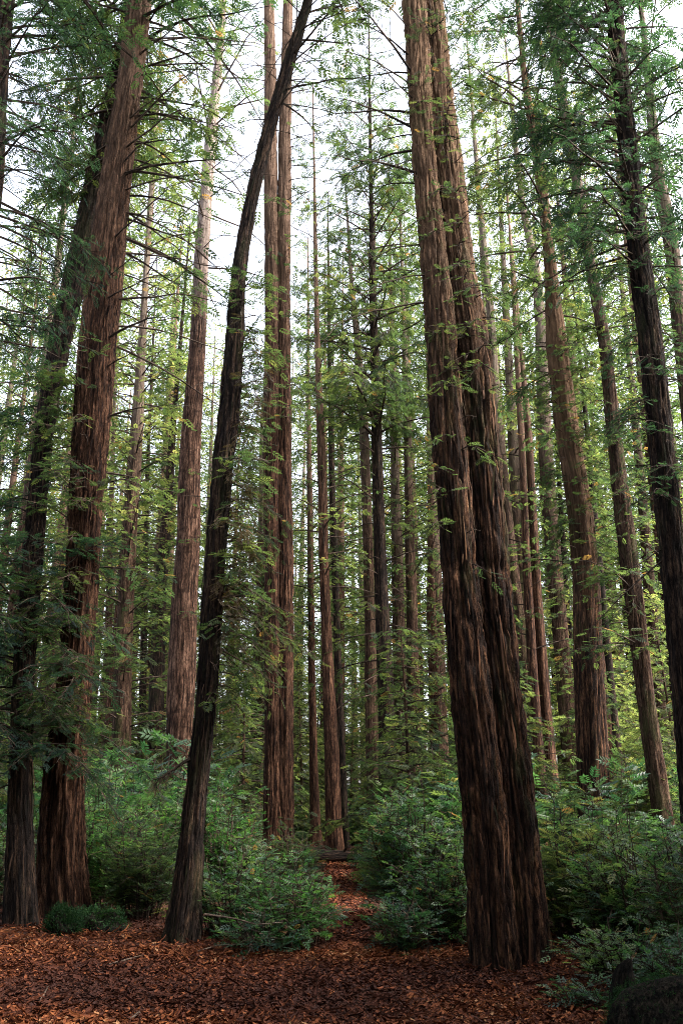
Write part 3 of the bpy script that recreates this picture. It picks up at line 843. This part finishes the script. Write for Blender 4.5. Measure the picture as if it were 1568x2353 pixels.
# unseen redwoods added around the camera to shade the floor and lower trunks
random.seed(31)
ring = []
for rad_, n_ in ((14.5, 12), (19, 16)):
    for i_ in range(n_):
        an = math.pi * (-.02 + 1.04 * (i_ + random.uniform(.2, .8)) / n_)
        ring.append((rad_ * math.cos(an) * random.uniform(.95, 1.1), -rad_ * math.sin(an) * random.uniform(.9, 1.1) + 1.2))
ring += [(-12, 15), (15, 15), (16.5, 8), (-15, 9)]
for i_, (x, y) in enumerate(ring):
    k = (0, 2, 1, 4)[i_ % 4]; sc = random.uniform(.46, .62)
    o = copy_tree(protos[k])
    o.location = (x, y, float(ground_z(x, y)) - .05); o.rotation_euler = (0, 0, x * 1.7 + y); o.scale = (sc, sc, sc)
    tag(o, 'unseen small redwood added to shade the leaf covered clearing', 'tree', 'added redwoods shading the clearing')

def broadleaf(seed):  # unseen canopy tree, added to keep sky light off the floor and trunk feet
    g = np.random.default_rng(seed)
    zs = np.array([-.3, 1, 4, 7, 10.5])
    P = np.stack([.25 * np.sin(zs * .5), .2 * np.cos(zs * .4) - .2, zs], -1); r = np.array([.26, .2, .16, .1, .02])
    root = bpy.data.objects.new('added_shade_tree', None); link(root)
    trunk_mesh('trunk', P, r, M['bark_shaded'], root, np.zeros(3), 16, .4, 0, .2, 0, seed)
    lv, wd = Acc(), Acc()
    crown_branches(g, axis_fn(P, r, np.zeros(3)), 3.6, 10.3, 85, 4.6, lv, wd, tpl=SPRAY_LEAF, tw=4.5, sp=.24, ss=.42, e0=(-5, 25), droop=.2,
                   prof=lambda t: .8 + .4 * math.sin(math.pi * t) - .5 * t * t, tmean=.4, dead=.03, s0=.15, twig=False, side=.4)
    finish(root, lv, wd, [], M['shrub'])
    return root


bl = [broadleaf(501), broadleaf(502)]
for i_, (x, y) in enumerate([(-5, -1.2), (4.6, -1.8), (-.3, -5), (-9.5, -4), (9.5, -4), (.5, -10), (-6.5, -10), (6.5, -10.5), (-9.3, 2.6), (9.2, 2.4), (10.6, 7.6), (-10.4, 7.2), (13.5, 12), (-13.5, 12), (-14, -1), (14.5, 0), (-13, -9), (13, -10), (-3, -15), (4, -16), (-2.7, -4.7), (2.9, -4.9), (-3.8, -7.2), (4, -7.4), (-7.2, -6.2), (7.4, -6.6), (-7.6, -1.6), (7.6, -1.4), (-12.2, 3), (12.4, 3.6), (12.2, 6.4), (10.2, 4.6)]):
    o = bl[i_] if i_ < 2 else copy_tree(bl[i_ % 2])
    o.location = (x, y, float(ground_z(x, y)) - .05); o.rotation_euler = (0, 0, i_ * 2.4)
    tag(o, 'unseen spreading broadleaf tree added to shade the leaf covered clearing', 'tree', 'added broadleaf trees shading the clearing')

# ------------------------------------------------------------------ shrubs
def shrub_mesh(g, root, W, D, H, nst, leafm='shrub', tpl=SPRAY_LEAF, ss=.1, tm=.45, tw=12, sp=.062):
    lv, wd = Acc(), Acc()
    for i in range(nst):
        a = g.uniform(0, PI2)
        q = math.sqrt(g.random())
        top = np.array([math.cos(a) * q * W / 2, math.sin(a) * q * D / 2, H * g.uniform(.45, 1.0) * (1 - .45 * q * q)])
        bs = np.array([top[0] * .45 + g.normal(0, .08), top[1] * .45 + g.normal(0, .08), -.05])
        k = 7
        s = np.linspace(0, 1, k)[:, None]
        out = np.array([math.cos(a), math.sin(a), 0]) * .22 * H
        P = bs * (1 - s) + top * s + out * (s ** 2 - s) * -.4 + np.cumsum(g.normal(0, .03, (k, 3)), axis=0) * s
        P[:, 2] += .18 * H * np.sin(s[:, 0] * math.pi) * q
        grow_branch(g, P, .006 + .004 * H, lv, wd, tpl, tw, sp, ss, .12, .35, tm + g.normal(0, .17), True, .15, .55)
    leafy('foliage', lv, wd, M[leafm], root)


def hero_shrub(x, Y, W, D, H, nst, label, seed, **k):
    p, _ = at(x, 1850, Y)
    root = thing('shrub', (p[0], Y, float(ground_z(p[0], Y))), label, 'shrub')
    shrub_mesh(np.random.default_rng(seed), root, W, D, H, nst, **k)
    return root


FE = dict(tpl=SPRAY_NEAR, ss=.19, sp=.085, tw=9, leafm='needle')
LT = dict(leafm='shrub_y')
BIG = dict(tpl=SPRAY_LEAF, ss=.145, sp=.085, tw=9)
hero_shrub(250, 15.6, 1.7, 1.6, 2.35, 60, 'tall bright green shrub right beside the big ridged left redwood', 201, tm=.45, **LT)
hero_shrub(335, 14.2, 1.4, 1.3, 1.75, 46, 'drooping blue green feathery shrub just left of the dark leaning trunk', 202, tm=.25, **FE)
hero_shrub(390, 17.2, 1.6, 1.5, 2.35, 50, 'bright shrub in front of the foot of the pale redwood', 203, tm=.45, **LT)
hero_shrub(525, 16.8, 1.5, 1.5, 2.3, 56, 'upright vivid green shrub right behind the dark leaning trunk', 204, tm=.4, **LT)
hero_shrub(555, 12.7, 1.6, 1.4, 1.3, 60, 'rounded green shrub at the right of the leaning trunk foot', 205, tm=.45)
hero_shrub(673, 12.0, 1.2, 1.3, 1.12, 70, 'low bushy light green shrub on the left verge of the path', 206, tm=.3, **LT)
hero_shrub(600, 11.4, 1.0, .9, .6, 30, 'small low shrub at the leaf litter edge before the rounded one', 207, tm=.3, **BIG)
hero_shrub(950, 13.6, 1.5, 1.5, 2.25, 78, 'large leafy shrub filling the right side of the path', 208, tm=.42, **BIG)
hero_shrub(1010, 12.1, 1.15, 1.1, 1.5, 46, 'medium shrub touching the left side of the twin redwood foot', 209, tm=.42)
hero_shrub(932, 11.6, .7, .9, .75, 38, 'low dark shrub at the right verge of the path mouth', 210, tm=.3, **BIG)
hero_shrub(1325, 12.2, 1.5, 1.4, 1.9, 64, 'blue green feathery shrub immediately right of the twin redwood', 211, tm=.55, **FE)
hero_shrub(1450, 11.0, 1.5, 1.3, 1.75, 70, 'dense shrub in the right foreground with drooping pale sprays', 212, tm=.55, **BIG)
hero_shrub(1560, 10.2, 1.3, 1.2, 1.5, 52, 'dark green shrub cut by the right border', 213, tm=.5)
hero_shrub(1400, 9.7, 1.1, .7, .7, 44, 'low leafy plant in front of the dense right shrub', 214, tm=.55)
hero_shrub(1525, 8.9, .9, .6, .62, 40, 'low dark shrub right behind the broad mossy stump in the corner', 218, tm=.25, **BIG)
hero_shrub(1325, 8.7, .62, .5, .3, 20, 'smallest ground plant sprouting from the leaf litter near the dark stump', 215, tm=.3)
hero_shrub(670, 18.5, 1.2, 1.1, 1.5, 40, 'shaded shrub behind the low bushy one on the left of the path', 216, tm=.3, **FE)
hero_shrub(915, 18.0, 1.3, 1.1, 2.0, 44, 'arching shrub deep on the right of the path short of the log', 219, tm=.35, **FE)
hero_shrub(20, 15.5, 1.2, 1.2, 1.6, 36, 'shrub behind the leftmost trunk at the left border', 217, tm=.4)

sp_ = []
for sd, (W, D, H) in enumerate([(2.2, 2, 2.4), (1.8, 1.8, 1.7), (2.4, 2.2, 3.0)]):
    root = bpy.data.objects.new('shrub', None); link(root)
    shrub_mesh(np.random.default_rng(300 + sd), root, W, D, H, 56, 'shrub' if sd != 2 else 'needle', SPRAY_MID, .24, .42, 7, .11)
    sp_.append(root)
ulab = ['middle sized understorey shrub among the trunks beyond the path', 'low understorey shrub among the trunks beyond the path', 'tall feathery understorey sapling among the trunks beyond the path']
ux = [False] * 3
random.seed(11)
for d, n in [(18.5, 9), (22, 11), (27, 13), (33, 14), (41, 15), (52, 16)]:
    for i in range(n):
        x = -120 + 1810 * (i + random.uniform(.1, .9)) / n
        dd = d * random.uniform(.94, 1.07)
        if abs(x - 775) < 150 and dd < 36 or (dd < 21 and 540 < x < 740): continue
        k = random.randrange(3)
        o = sp_[k] if not ux[k] else copy_tree(sp_[k]); ux[k] = True
        p, _ = at(x, 1850, dd)
        o.location = (p[0], dd, float(ground_z(p[0], dd)) - .03)
        o.rotation_euler = (0, 0, random.uniform(0, 6.28))
        s = random.uniform(.7, 1.45); o.scale = (s, s, s)
        tag(o, ulab[k], 'shrub', 'understorey shrubs between the trunks')

def sapling(seed, Hh, leaf):
    g = np.random.default_rng(seed)
    zs = np.array([-.2, Hh * .3, Hh * .7, Hh])
    P = np.stack([.02 * zs ** 2 * .3, 0 * zs, zs], -1); r = np.array([.07, .055, .03, .008])
    root = bpy.data.objects.new('young_redwood', None); link(root)
    trunk_mesh('trunk', P, r, M['bark_far'], root, np.zeros(3), 10, .3, 0, .1, 0, seed)
    lv, wd = Acc(), Acc()
    crown_branches(g, axis_fn(P, r, np.zeros(3)), .4, Hh, 80, Hh * .26 + .5, lv, wd, tpl=SPRAY_MID, tw=7, sp=.12, ss=.22, e0=(-18, 5), droop=.25, prof=lambda t: 1 - .8 * t, tmean=.5, dead=.04, s0=.15)
    finish(root, lv, wd, [], M[leaf])
    return root


sap = [sapling(401, 5.5, 'needle'), sapling(402, 8, 'needle_y'), sapling(403, 4, 'needle')]
slab = ['waist to head high feathery young redwood between the trunks, of middle height', 'tallest kind of feathery young redwood standing among the trunks', 'smallest kind of feathery young redwood standing among the trunks']
slab[0] = 'middle sized feathery young redwood standing among the trunks'
us = [False] * 3
random.seed(21)
for d, n in [(19, 6), (24, 9), (30, 11), (37, 13), (46, 15), (57, 16)]:
    for i in range(n):
        x = -120 + 1810 * (i + random.uniform(.1, .9)) / n
        dd = d * random.uniform(.93, 1.08)
        if abs(x - 775) < 150 and dd < 36 or (dd < 25 and 300 < x < 480) or (dd < 21 and 560 < x < 730): continue
        k = random.randrange(3)
        if dd < 22 and k == 1: k = 2
        o = sap[k] if not us[k] else copy_tree(sap[k]); us[k] = True
        p, _ = at(x, 1850, dd)
        o.location = (p[0], dd, float(ground_z(p[0], dd)) - .03)
        o.rotation_euler = (0, 0, random.uniform(0, 6.28))
        sc = random.uniform(.8, 1.15); o.scale = (sc, sc, sc)
        tag(o, slab[k], 'young tree', 'young redwoods under the tall trees')

for x, dd, k, sc in ((694, 41, 1, 1.0), (722, 47, 1, 1.15), (805, 44, 1, 1.0), (680, 52, 1, 1.2), (748, 56, 1, 1.2)):
    o = copy_tree(sap[k])
    p, _ = at(x, 1850, dd)
    o.location = (p[0], dd, float(ground_z(p[0], dd)) - .03); o.rotation_euler = (0, 0, x); o.scale = (sc, sc, sc)
    tag(o, slab[k], 'young tree', 'young redwoods under the tall trees')

# ------------------------------------------------------------------ ground, path and litter
def sheet(name, xs, ys, dz, mat):
    X, Yg = np.meshgrid(xs, ys, indexing='ij')
    Z = ground_z(X, Yg) + dz
    V = np.stack([X, Yg, Z], -1).reshape(-1, 3)
    a, b = len(xs), len(ys)
    i, j = np.meshgrid(np.arange(a - 1), np.arange(b - 1), indexing='ij')
    q = i * b + j
    return mesh_obj(name, V, np.stack([q, q + b, q + b + 1, q + 1], -1).reshape(-1, 4), mat, smooth=True)


xs = np.unique(np.concatenate([np.linspace(-250, -12, 40), np.linspace(-12, 12, 121), np.linspace(12, 250, 40)]))
ys = np.unique(np.concatenate([np.linspace(-250, -6, 30), np.linspace(-6, 34, 201), np.linspace(34, 300, 60)]))
tag(sheet('ground', xs, ys, 0, M['ground']), kind='structure')

# path centre and half width by distance
pc = [(at(828, 2240, 1)[0], 0)]
PY = np.array([9.5, 10.5, 12, 14, 17, 20, 24, 28, 34])
PX = np.array([(x - CX) / F for x in (838, 836, 822, 812, 800, 788, 778, 772, 762)]) * (PY * CP + 0.0 - EYE * SP + 1.0 * 0)
PXD = np.array([(x - CX) / F for x in (838, 836, 824, 813, 800, 788, 779, 773, 764)])
PX = PXD * (PY * CP - EYE * SP)
PW = np.array([.40, .34, .30, .30, .33, .36, .4, .4, .4])
yy = np.linspace(9.5, 34, 140)
cx_ = np.interp(yy, PY, PX); wx = np.interp(yy, PY, PW) * (1 + .25 * (noise3(np.stack([yy * 1.3, yy * 0, yy * 0], -1)) - .5))
cols = np.linspace(-1, 1, 9)
V = np.stack([cx_[:, None] + wx[:, None] * cols, np.repeat(yy[:, None], 9, 1), 0 * cx_[:, None] + cols * 0], -1)
V[..., 2] = ground_z(V[..., 0], V[..., 1]) + .012
i, j = np.meshgrid(np.arange(139), np.arange(8), indexing='ij')
q = i * 9 + j
tag(mesh_obj('path', V.reshape(-1, 3), np.stack([q, q + 1, q + 10, q + 9], -1).reshape(-1, 4), M['path'], smooth=True), kind='structure')


def leaf_template():
    # a blade folded along its midrib and curled at the tip: six quads
    x = np.array([0, .35, .7, 1.0]); w = np.array([.03, .24, .2, .015]); z = np.array([0, .06, .05, .16])
    V = []
    for k in range(4):
        V += [[x[k], w[k], z[k] + .08], [x[k], 0, z[k]], [x[k], -w[k], z[k] + .08]]
    Fq = []
    for k in range(3):
        for c in range(2):
            a = k * 3 + c
            Fq.append([a, a + 1, a + 4, a + 3])
    return np.array(V), np.array(Fq)


LEAF = leaf_template()
g = np.random.default_rng(77)
lit = Acc()


def litter(n, x0, x1, y0, y1, size, tm, lift=.03, path=False, width=1.0):
    Yv = g.uniform(y0, y1, n)
    if path:
        Xv = np.interp(Yv, PY, PX) + g.uniform(-1, 1, n) * np.interp(Yv, PY, PW) * 1.1
    else:
        Xv = g.uniform(x0, x1, n) * (Yv / y1)
    Z = ground_z(Xv, Yv) + g.uniform(.0, lift, n) + (.01 if path else 0)
    a = g.uniform(0, PI2, n)
    D = np.stack([np.cos(a), np.sin(a), g.normal(0, .3, n)], -1)
    up = np.stack([g.normal(0, .4, n), g.normal(0, .4, n), np.where(g.random(n) < .8, 1, -1)], -1)
    S = size * g.uniform(.5, 1.4, n)
    patch = noise3(np.stack([Xv * .8, Yv * .8, Xv * 0 + 2], -1)) - .5
    t = np.clip(tm + patch * .75 + g.normal(0, .2, n), 0, 1)
    thin_ = noise3(np.stack([Xv * 1.7, Yv * 1.7, Xv * 0 + 8], -1))
    k = g.random(n) < np.clip((thin_ - .15) * 3.2, .5, 1)
    place(LEAF, np.stack([Xv, Yv, Z], -1)[k], D[k], up[k], S[k], t[k], lit, width)


litter(110000, -6.6, 6.6, 6.4, 11.5, .047, .45, .04)
litter(40000, -8, 8, 10.5, 15, .05, .4)
litter(5000, 0, 0, 10, 28, .07, .5, .02, True)
litter(6000, -5, 5, 6.6, 13, .13, .35, .05, False, .07)
litter(900, -5, 5, 6.6, 13, .08, .6, .05)
V, Fq, A = lit.get()
tag(mesh_obj('leaf_litter', V, Fq, M['litter'], None, {'tint': ('FLOAT', A)}), label='rust brown fallen leaves and needles covering the forest floor', cat='leaf litter', kind='stuff')

# ------------------------------------------------------------------ log, stumps, sticks
def roundwood(name, P, r, mat, parent, seed, n=40, dl=.05, relief=.012, caps=True):
    P = np.asarray(P, float); r = np.asarray(r, float)
    Q, rr, s = resample(P, r, dl)
    V, Fq, B = tube(Q, rr, n)
    V = V.reshape(len(Q), n, 3)
    c = Q[:, None]
    q = B.reshape(len(Q), n, 3) + seed
    d = 1 + (noise3(q * [5, 5, 1.2]) - .5) * .25 + (noise3(q * [22, 22, 3]) - .5) * .12
    V = c + (V - c) * d[..., None]
    V = V.reshape(-1, 3)
    if caps:
        k = len(Q)
        V = np.vstack([V, Q[0] , Q[-1]]); B = np.vstack([B, [[0, 0, 0], [0, 0, s[-1]]]])
        T = []
        for e, row, ci in ((0, 0, k * n), (1, (k - 1) * n, k * n + 1)):
            for j in range(0, n, 2):
                T.append([ci, row + j, row + (j + 1) % n, row + (j + 2) % n])
        Fq = np.vstack([Fq, np.array(T)])
    return mesh_obj(name, V, Fq, mat, parent, {'bark': ('FLOAT_VECTOR', B)}, smooth=True)


A_, _ = at(720, 1975, 27); B_, _ = at(838, 1968, 27.6)
zg = float(ground_z(A_[0], 27))
b0 = np.array([(A_[0] + B_[0]) / 2, 27.3, zg])
root = thing('fallen_log', b0, 'dark fallen log lying across the far end of the path', 'log')
LP = np.array([[-1.0, -.35, .22], [-.3, -.1, .17], [.4, .1, .15], [1.1, .3, .1]])
roundwood('log_trunk', LP, [.17, .17, .15, .12], M['bark_shaded'], root, 4.4)
roundwood('branch_stub', np.array([[.1, 0, .22], [.2, -.1, .42], [.22, -.14, .55]]), [.045, .035, .02], M['bark_shaded'], root, 2.2, 12, .04)


def moss_tufts(name, root, C, n, size, seed, parent=None, low=-.3):
    """short moss blades over a rounded body given by its surface function C(u,v)->(point, normal)"""
    g = np.random.default_rng(seed)
    a = Acc()
    P, Nn = C(g, n)
    D = Nn + g.normal(0, .6, (n, 3)); D[:, 2] -= .15
    place(SPRAY_FAR, P, D, g.normal(0, 1, (n, 3)), size * g.uniform(.5, 1.4, n), np.clip(.45 + g.normal(0, .2, n), 0, 1), a)
    V, Fq, A = a.get()
    return mesh_obj(name, V, Fq, M['moss'], parent or root, {'tint': ('FLOAT', A)})


def lump(name, root, C0, rad, mat, seed, amp=.25, nu=48, nv=28):
    """a noisy boulder-like or stump-like body around C0 with half sizes rad"""
    u = np.linspace(0, 2 * np.pi, nu, endpoint=False); v = np.linspace(-.45 * np.pi, .5 * np.pi, nv)
    Uu, Vv = np.meshgrid(u, v, indexing='xy')
    d = np.stack([np.cos(Uu) * np.cos(Vv), np.sin(Uu) * np.cos(Vv), np.sin(Vv)], -1)
    k = 1 + amp * 2 * (noise3(d * 1.6 + seed) - .5) + amp * .6 * (noise3(d * 5 + seed) - .5)
    P = C0 + d * np.array(rad) * k[..., None]
    i, j = np.meshgrid(np.arange(nv - 1), np.arange(nu), indexing='ij')
    a = i * nu + j; b = i * nu + (j + 1) % nu
    o = mesh_obj(name, P.reshape(-1, 3), np.stack([a, b, b + nu, a + nu], -1).reshape(-1, 4), mat, root, {'bark': ('FLOAT_VECTOR', P.reshape(-1, 3))}, smooth=True)
    flatP = P.reshape(-1, 3); flatN = norm(d / np.array(rad)).reshape(-1, 3)
    def C(g, n):
        idx = g.choice(len(flatP), n, p=(w := np.clip(flatN[:, 2] + .5, 0.02, None) * np.cos(Vv).ravel().clip(.05)) / w.sum())
        return flatP[idx] + g.normal(0, .025, (n, 3)), flatN[idx]
    return o, C


p, _ = at(150, 2150, 12.6)
gz = float(ground_z(p[0], 12.4))
root = thing('mossy_stump', (p[0], 12.4, gz), 'low moss covered stump on the leaf litter before the big left redwood', 'stump')
o, C = lump('stump_wood', root, np.array([0, 0, .08]), (.2, .2, .2), M['rotten'], 3.1, .5)
moss_tufts('moss', root, C, 2200, .045, 5)
p, _ = at(222, 2118, 13.0)
gz = float(ground_z(p[0], 12.9))
root = thing('mossy_root', (p[0], 12.9, gz), 'dark mossy root mound behind the low stump at left', 'root')
o, C = lump('root_wood', root, np.array([0, 0, .03]), (.36, .2, .2), M['rotten'], 8.1, .4)
moss_tufts('moss', root, C, 1300, .05, 6)

Yb = 7.4
p, _ = at(1590, 2300, Yb)
gz = float(ground_z(p[0], Yb))
root = thing('mossy_stump', (p[0], Yb, gz), 'broad dark stump with a mossy rim in the bottom right corner', 'stump')
o, C = lump('stump_wood', root, np.array([.0, 0, .08]), (.66, .5, .35), M['rotten'], 12.6, .16)
moss_tufts('moss', root, C, 4000, .018, 9)
p, _ = at(1432, 2300, 8.2)
gz = float(ground_z(p[0], 8.2))
root = thing('broken_stub', (p[0], 8.2, gz), 'narrow upright broken stub just left of the broad dark stump', 'stump')
roundwood('stub_wood', np.array([[0, 0, -.1], [-.01, 0, .15], [.03, .02, .34], [.09, .03, .44]]), [.14, .11, .08, .02], M['rotten'], root, 6.6, 32, .03)


def stick(pix, Y, r, label, seed, lift=.03):
    P = np.array([at(x, y, Yq)[0] for (x, y), Yq in zip(pix, Y)])
    P[:, 2] = ground_z(P[:, 0], P[:, 1]) + lift + np.array([.0, .02, .015, .0, .02][:len(P)])
    b = P[0].copy()
    o = thing('stick', b, label, 'stick')
    roundwood('stick_wood', P - b, np.linspace(r, r * .4, len(P)), M['deadwood'], o, seed, 8, .08)
    return o


def on_ground(x, y):
    b = -(y - CY) / F; dz = b * CP + SP; dy = CP - b * SP
    return EYE / -dz * dy


for pix, r, lab in [([(320, 2325), (298, 2345)], .014, 'pale straight stick lying on the leaf litter at bottom left'),
                    ([(555, 2170), (500, 2176), (450, 2190)], .016, 'thin stick lying by the foot of the leaning trunk'),
                    ([(90, 2310), (110, 2280)], .012, 'short stick on the litter near the left border'),
                    ([(250, 2220), (330, 2200)], .012, 'slim stick on the litter right of the mossy stump')]:
    stick(pix, [on_ground(x, y) for x, y in pix], r, lab, 3.3)
# a dead branch propped in the low shrub right of the leaning trunk
P = np.array([at(470, 2100, 11.3)[0], at(540, 2110, 11.2)[0], at(590, 2124, 11.1)[0], at(650, 2118, 11.2)[0]])
b = np.array([P[0][0], 11.3, float(ground_z(P[0][0], 11.3))])
root = thing('dead_branch', b, 'bare grey branch poking out of the rounded shrub by the leaning trunk', 'branch')
roundwood('branch_wood', P - b, [.012, .010, .008, .004], M['deadwood'], root, 1.2, 8, .06)
roundwood('twig', np.array([P[1], P[1] + [.15, .05, -.18], P[1] + [.22, .05, -.33]]) - b, [.009, .007, .003], M['deadwood'], root, 1.7, 6, .05)

# ------------------------------------------------------------------ light
w = bpy.data.worlds.new('World'); scene.world = w
w.use_nodes = True
nt = w.node_tree; nt.nodes.clear()
SUN_EL, SUN_AZ = R_(46), R_(98)           # azimuth clockwise from straight ahead: from the right hand side
sky = nt.nodes.new('ShaderNodeTexSky'); sky.sky_type = 'NISHITA'; sky.sun_disc = False
sky.sun_elevation = SUN_EL; sky.sun_rotation = SUN_AZ
sky.air_density = 1.0; sky.dust_density = 5; sky.ozone_density = 1
hs = nt.nodes.new('ShaderNodeHueSaturation'); hs.inputs['Saturation'].default_value = .4
bg = nt.nodes.new('ShaderNodeBackground'); bg.inputs['Strength'].default_value = .15
wo = nt.nodes.new('ShaderNodeOutputWorld')
nt.links.new(sky.outputs[0], hs.inputs['Color']); nt.links.new(hs.outputs[0], bg.inputs[0]); nt.links.new(bg.outputs[0], wo.inputs[0])
sd = bpy.data.lights.new('sun', 'SUN'); sd.energy = 1.5; sd.angle = R_(12); sd.color = (1, .93, .82)
so = bpy.data.objects.new('sun', sd); link(so)
dirv = Vector((math.sin(SUN_AZ) * math.cos(SUN_EL), math.cos(SUN_AZ) * math.cos(SUN_EL), math.sin(SUN_EL)))
so.rotation_euler = dirv.to_track_quat('Z', 'Y').to_euler()

vs = scene.view_settings
scene.display_settings.display_device = 'sRGB'
vs.view_transform = 'Standard'; vs.look = 'None'; vs.exposure = 2.7; vs.gamma = 1
cy = scene.cycles
cy.max_bounces = 6; cy.diffuse_bounces = 3; cy.glossy_bounces = 2; cy.transmission_bounces = 3; cy.transparent_max_bounces = 4
cy.use_denoising = True
cy.denoising_prefilter = 'NONE'
cy.filter_width = 1.0
cy.volume_bounces = 0
cy.caustics_reflective = False; cy.caustics_refractive = False
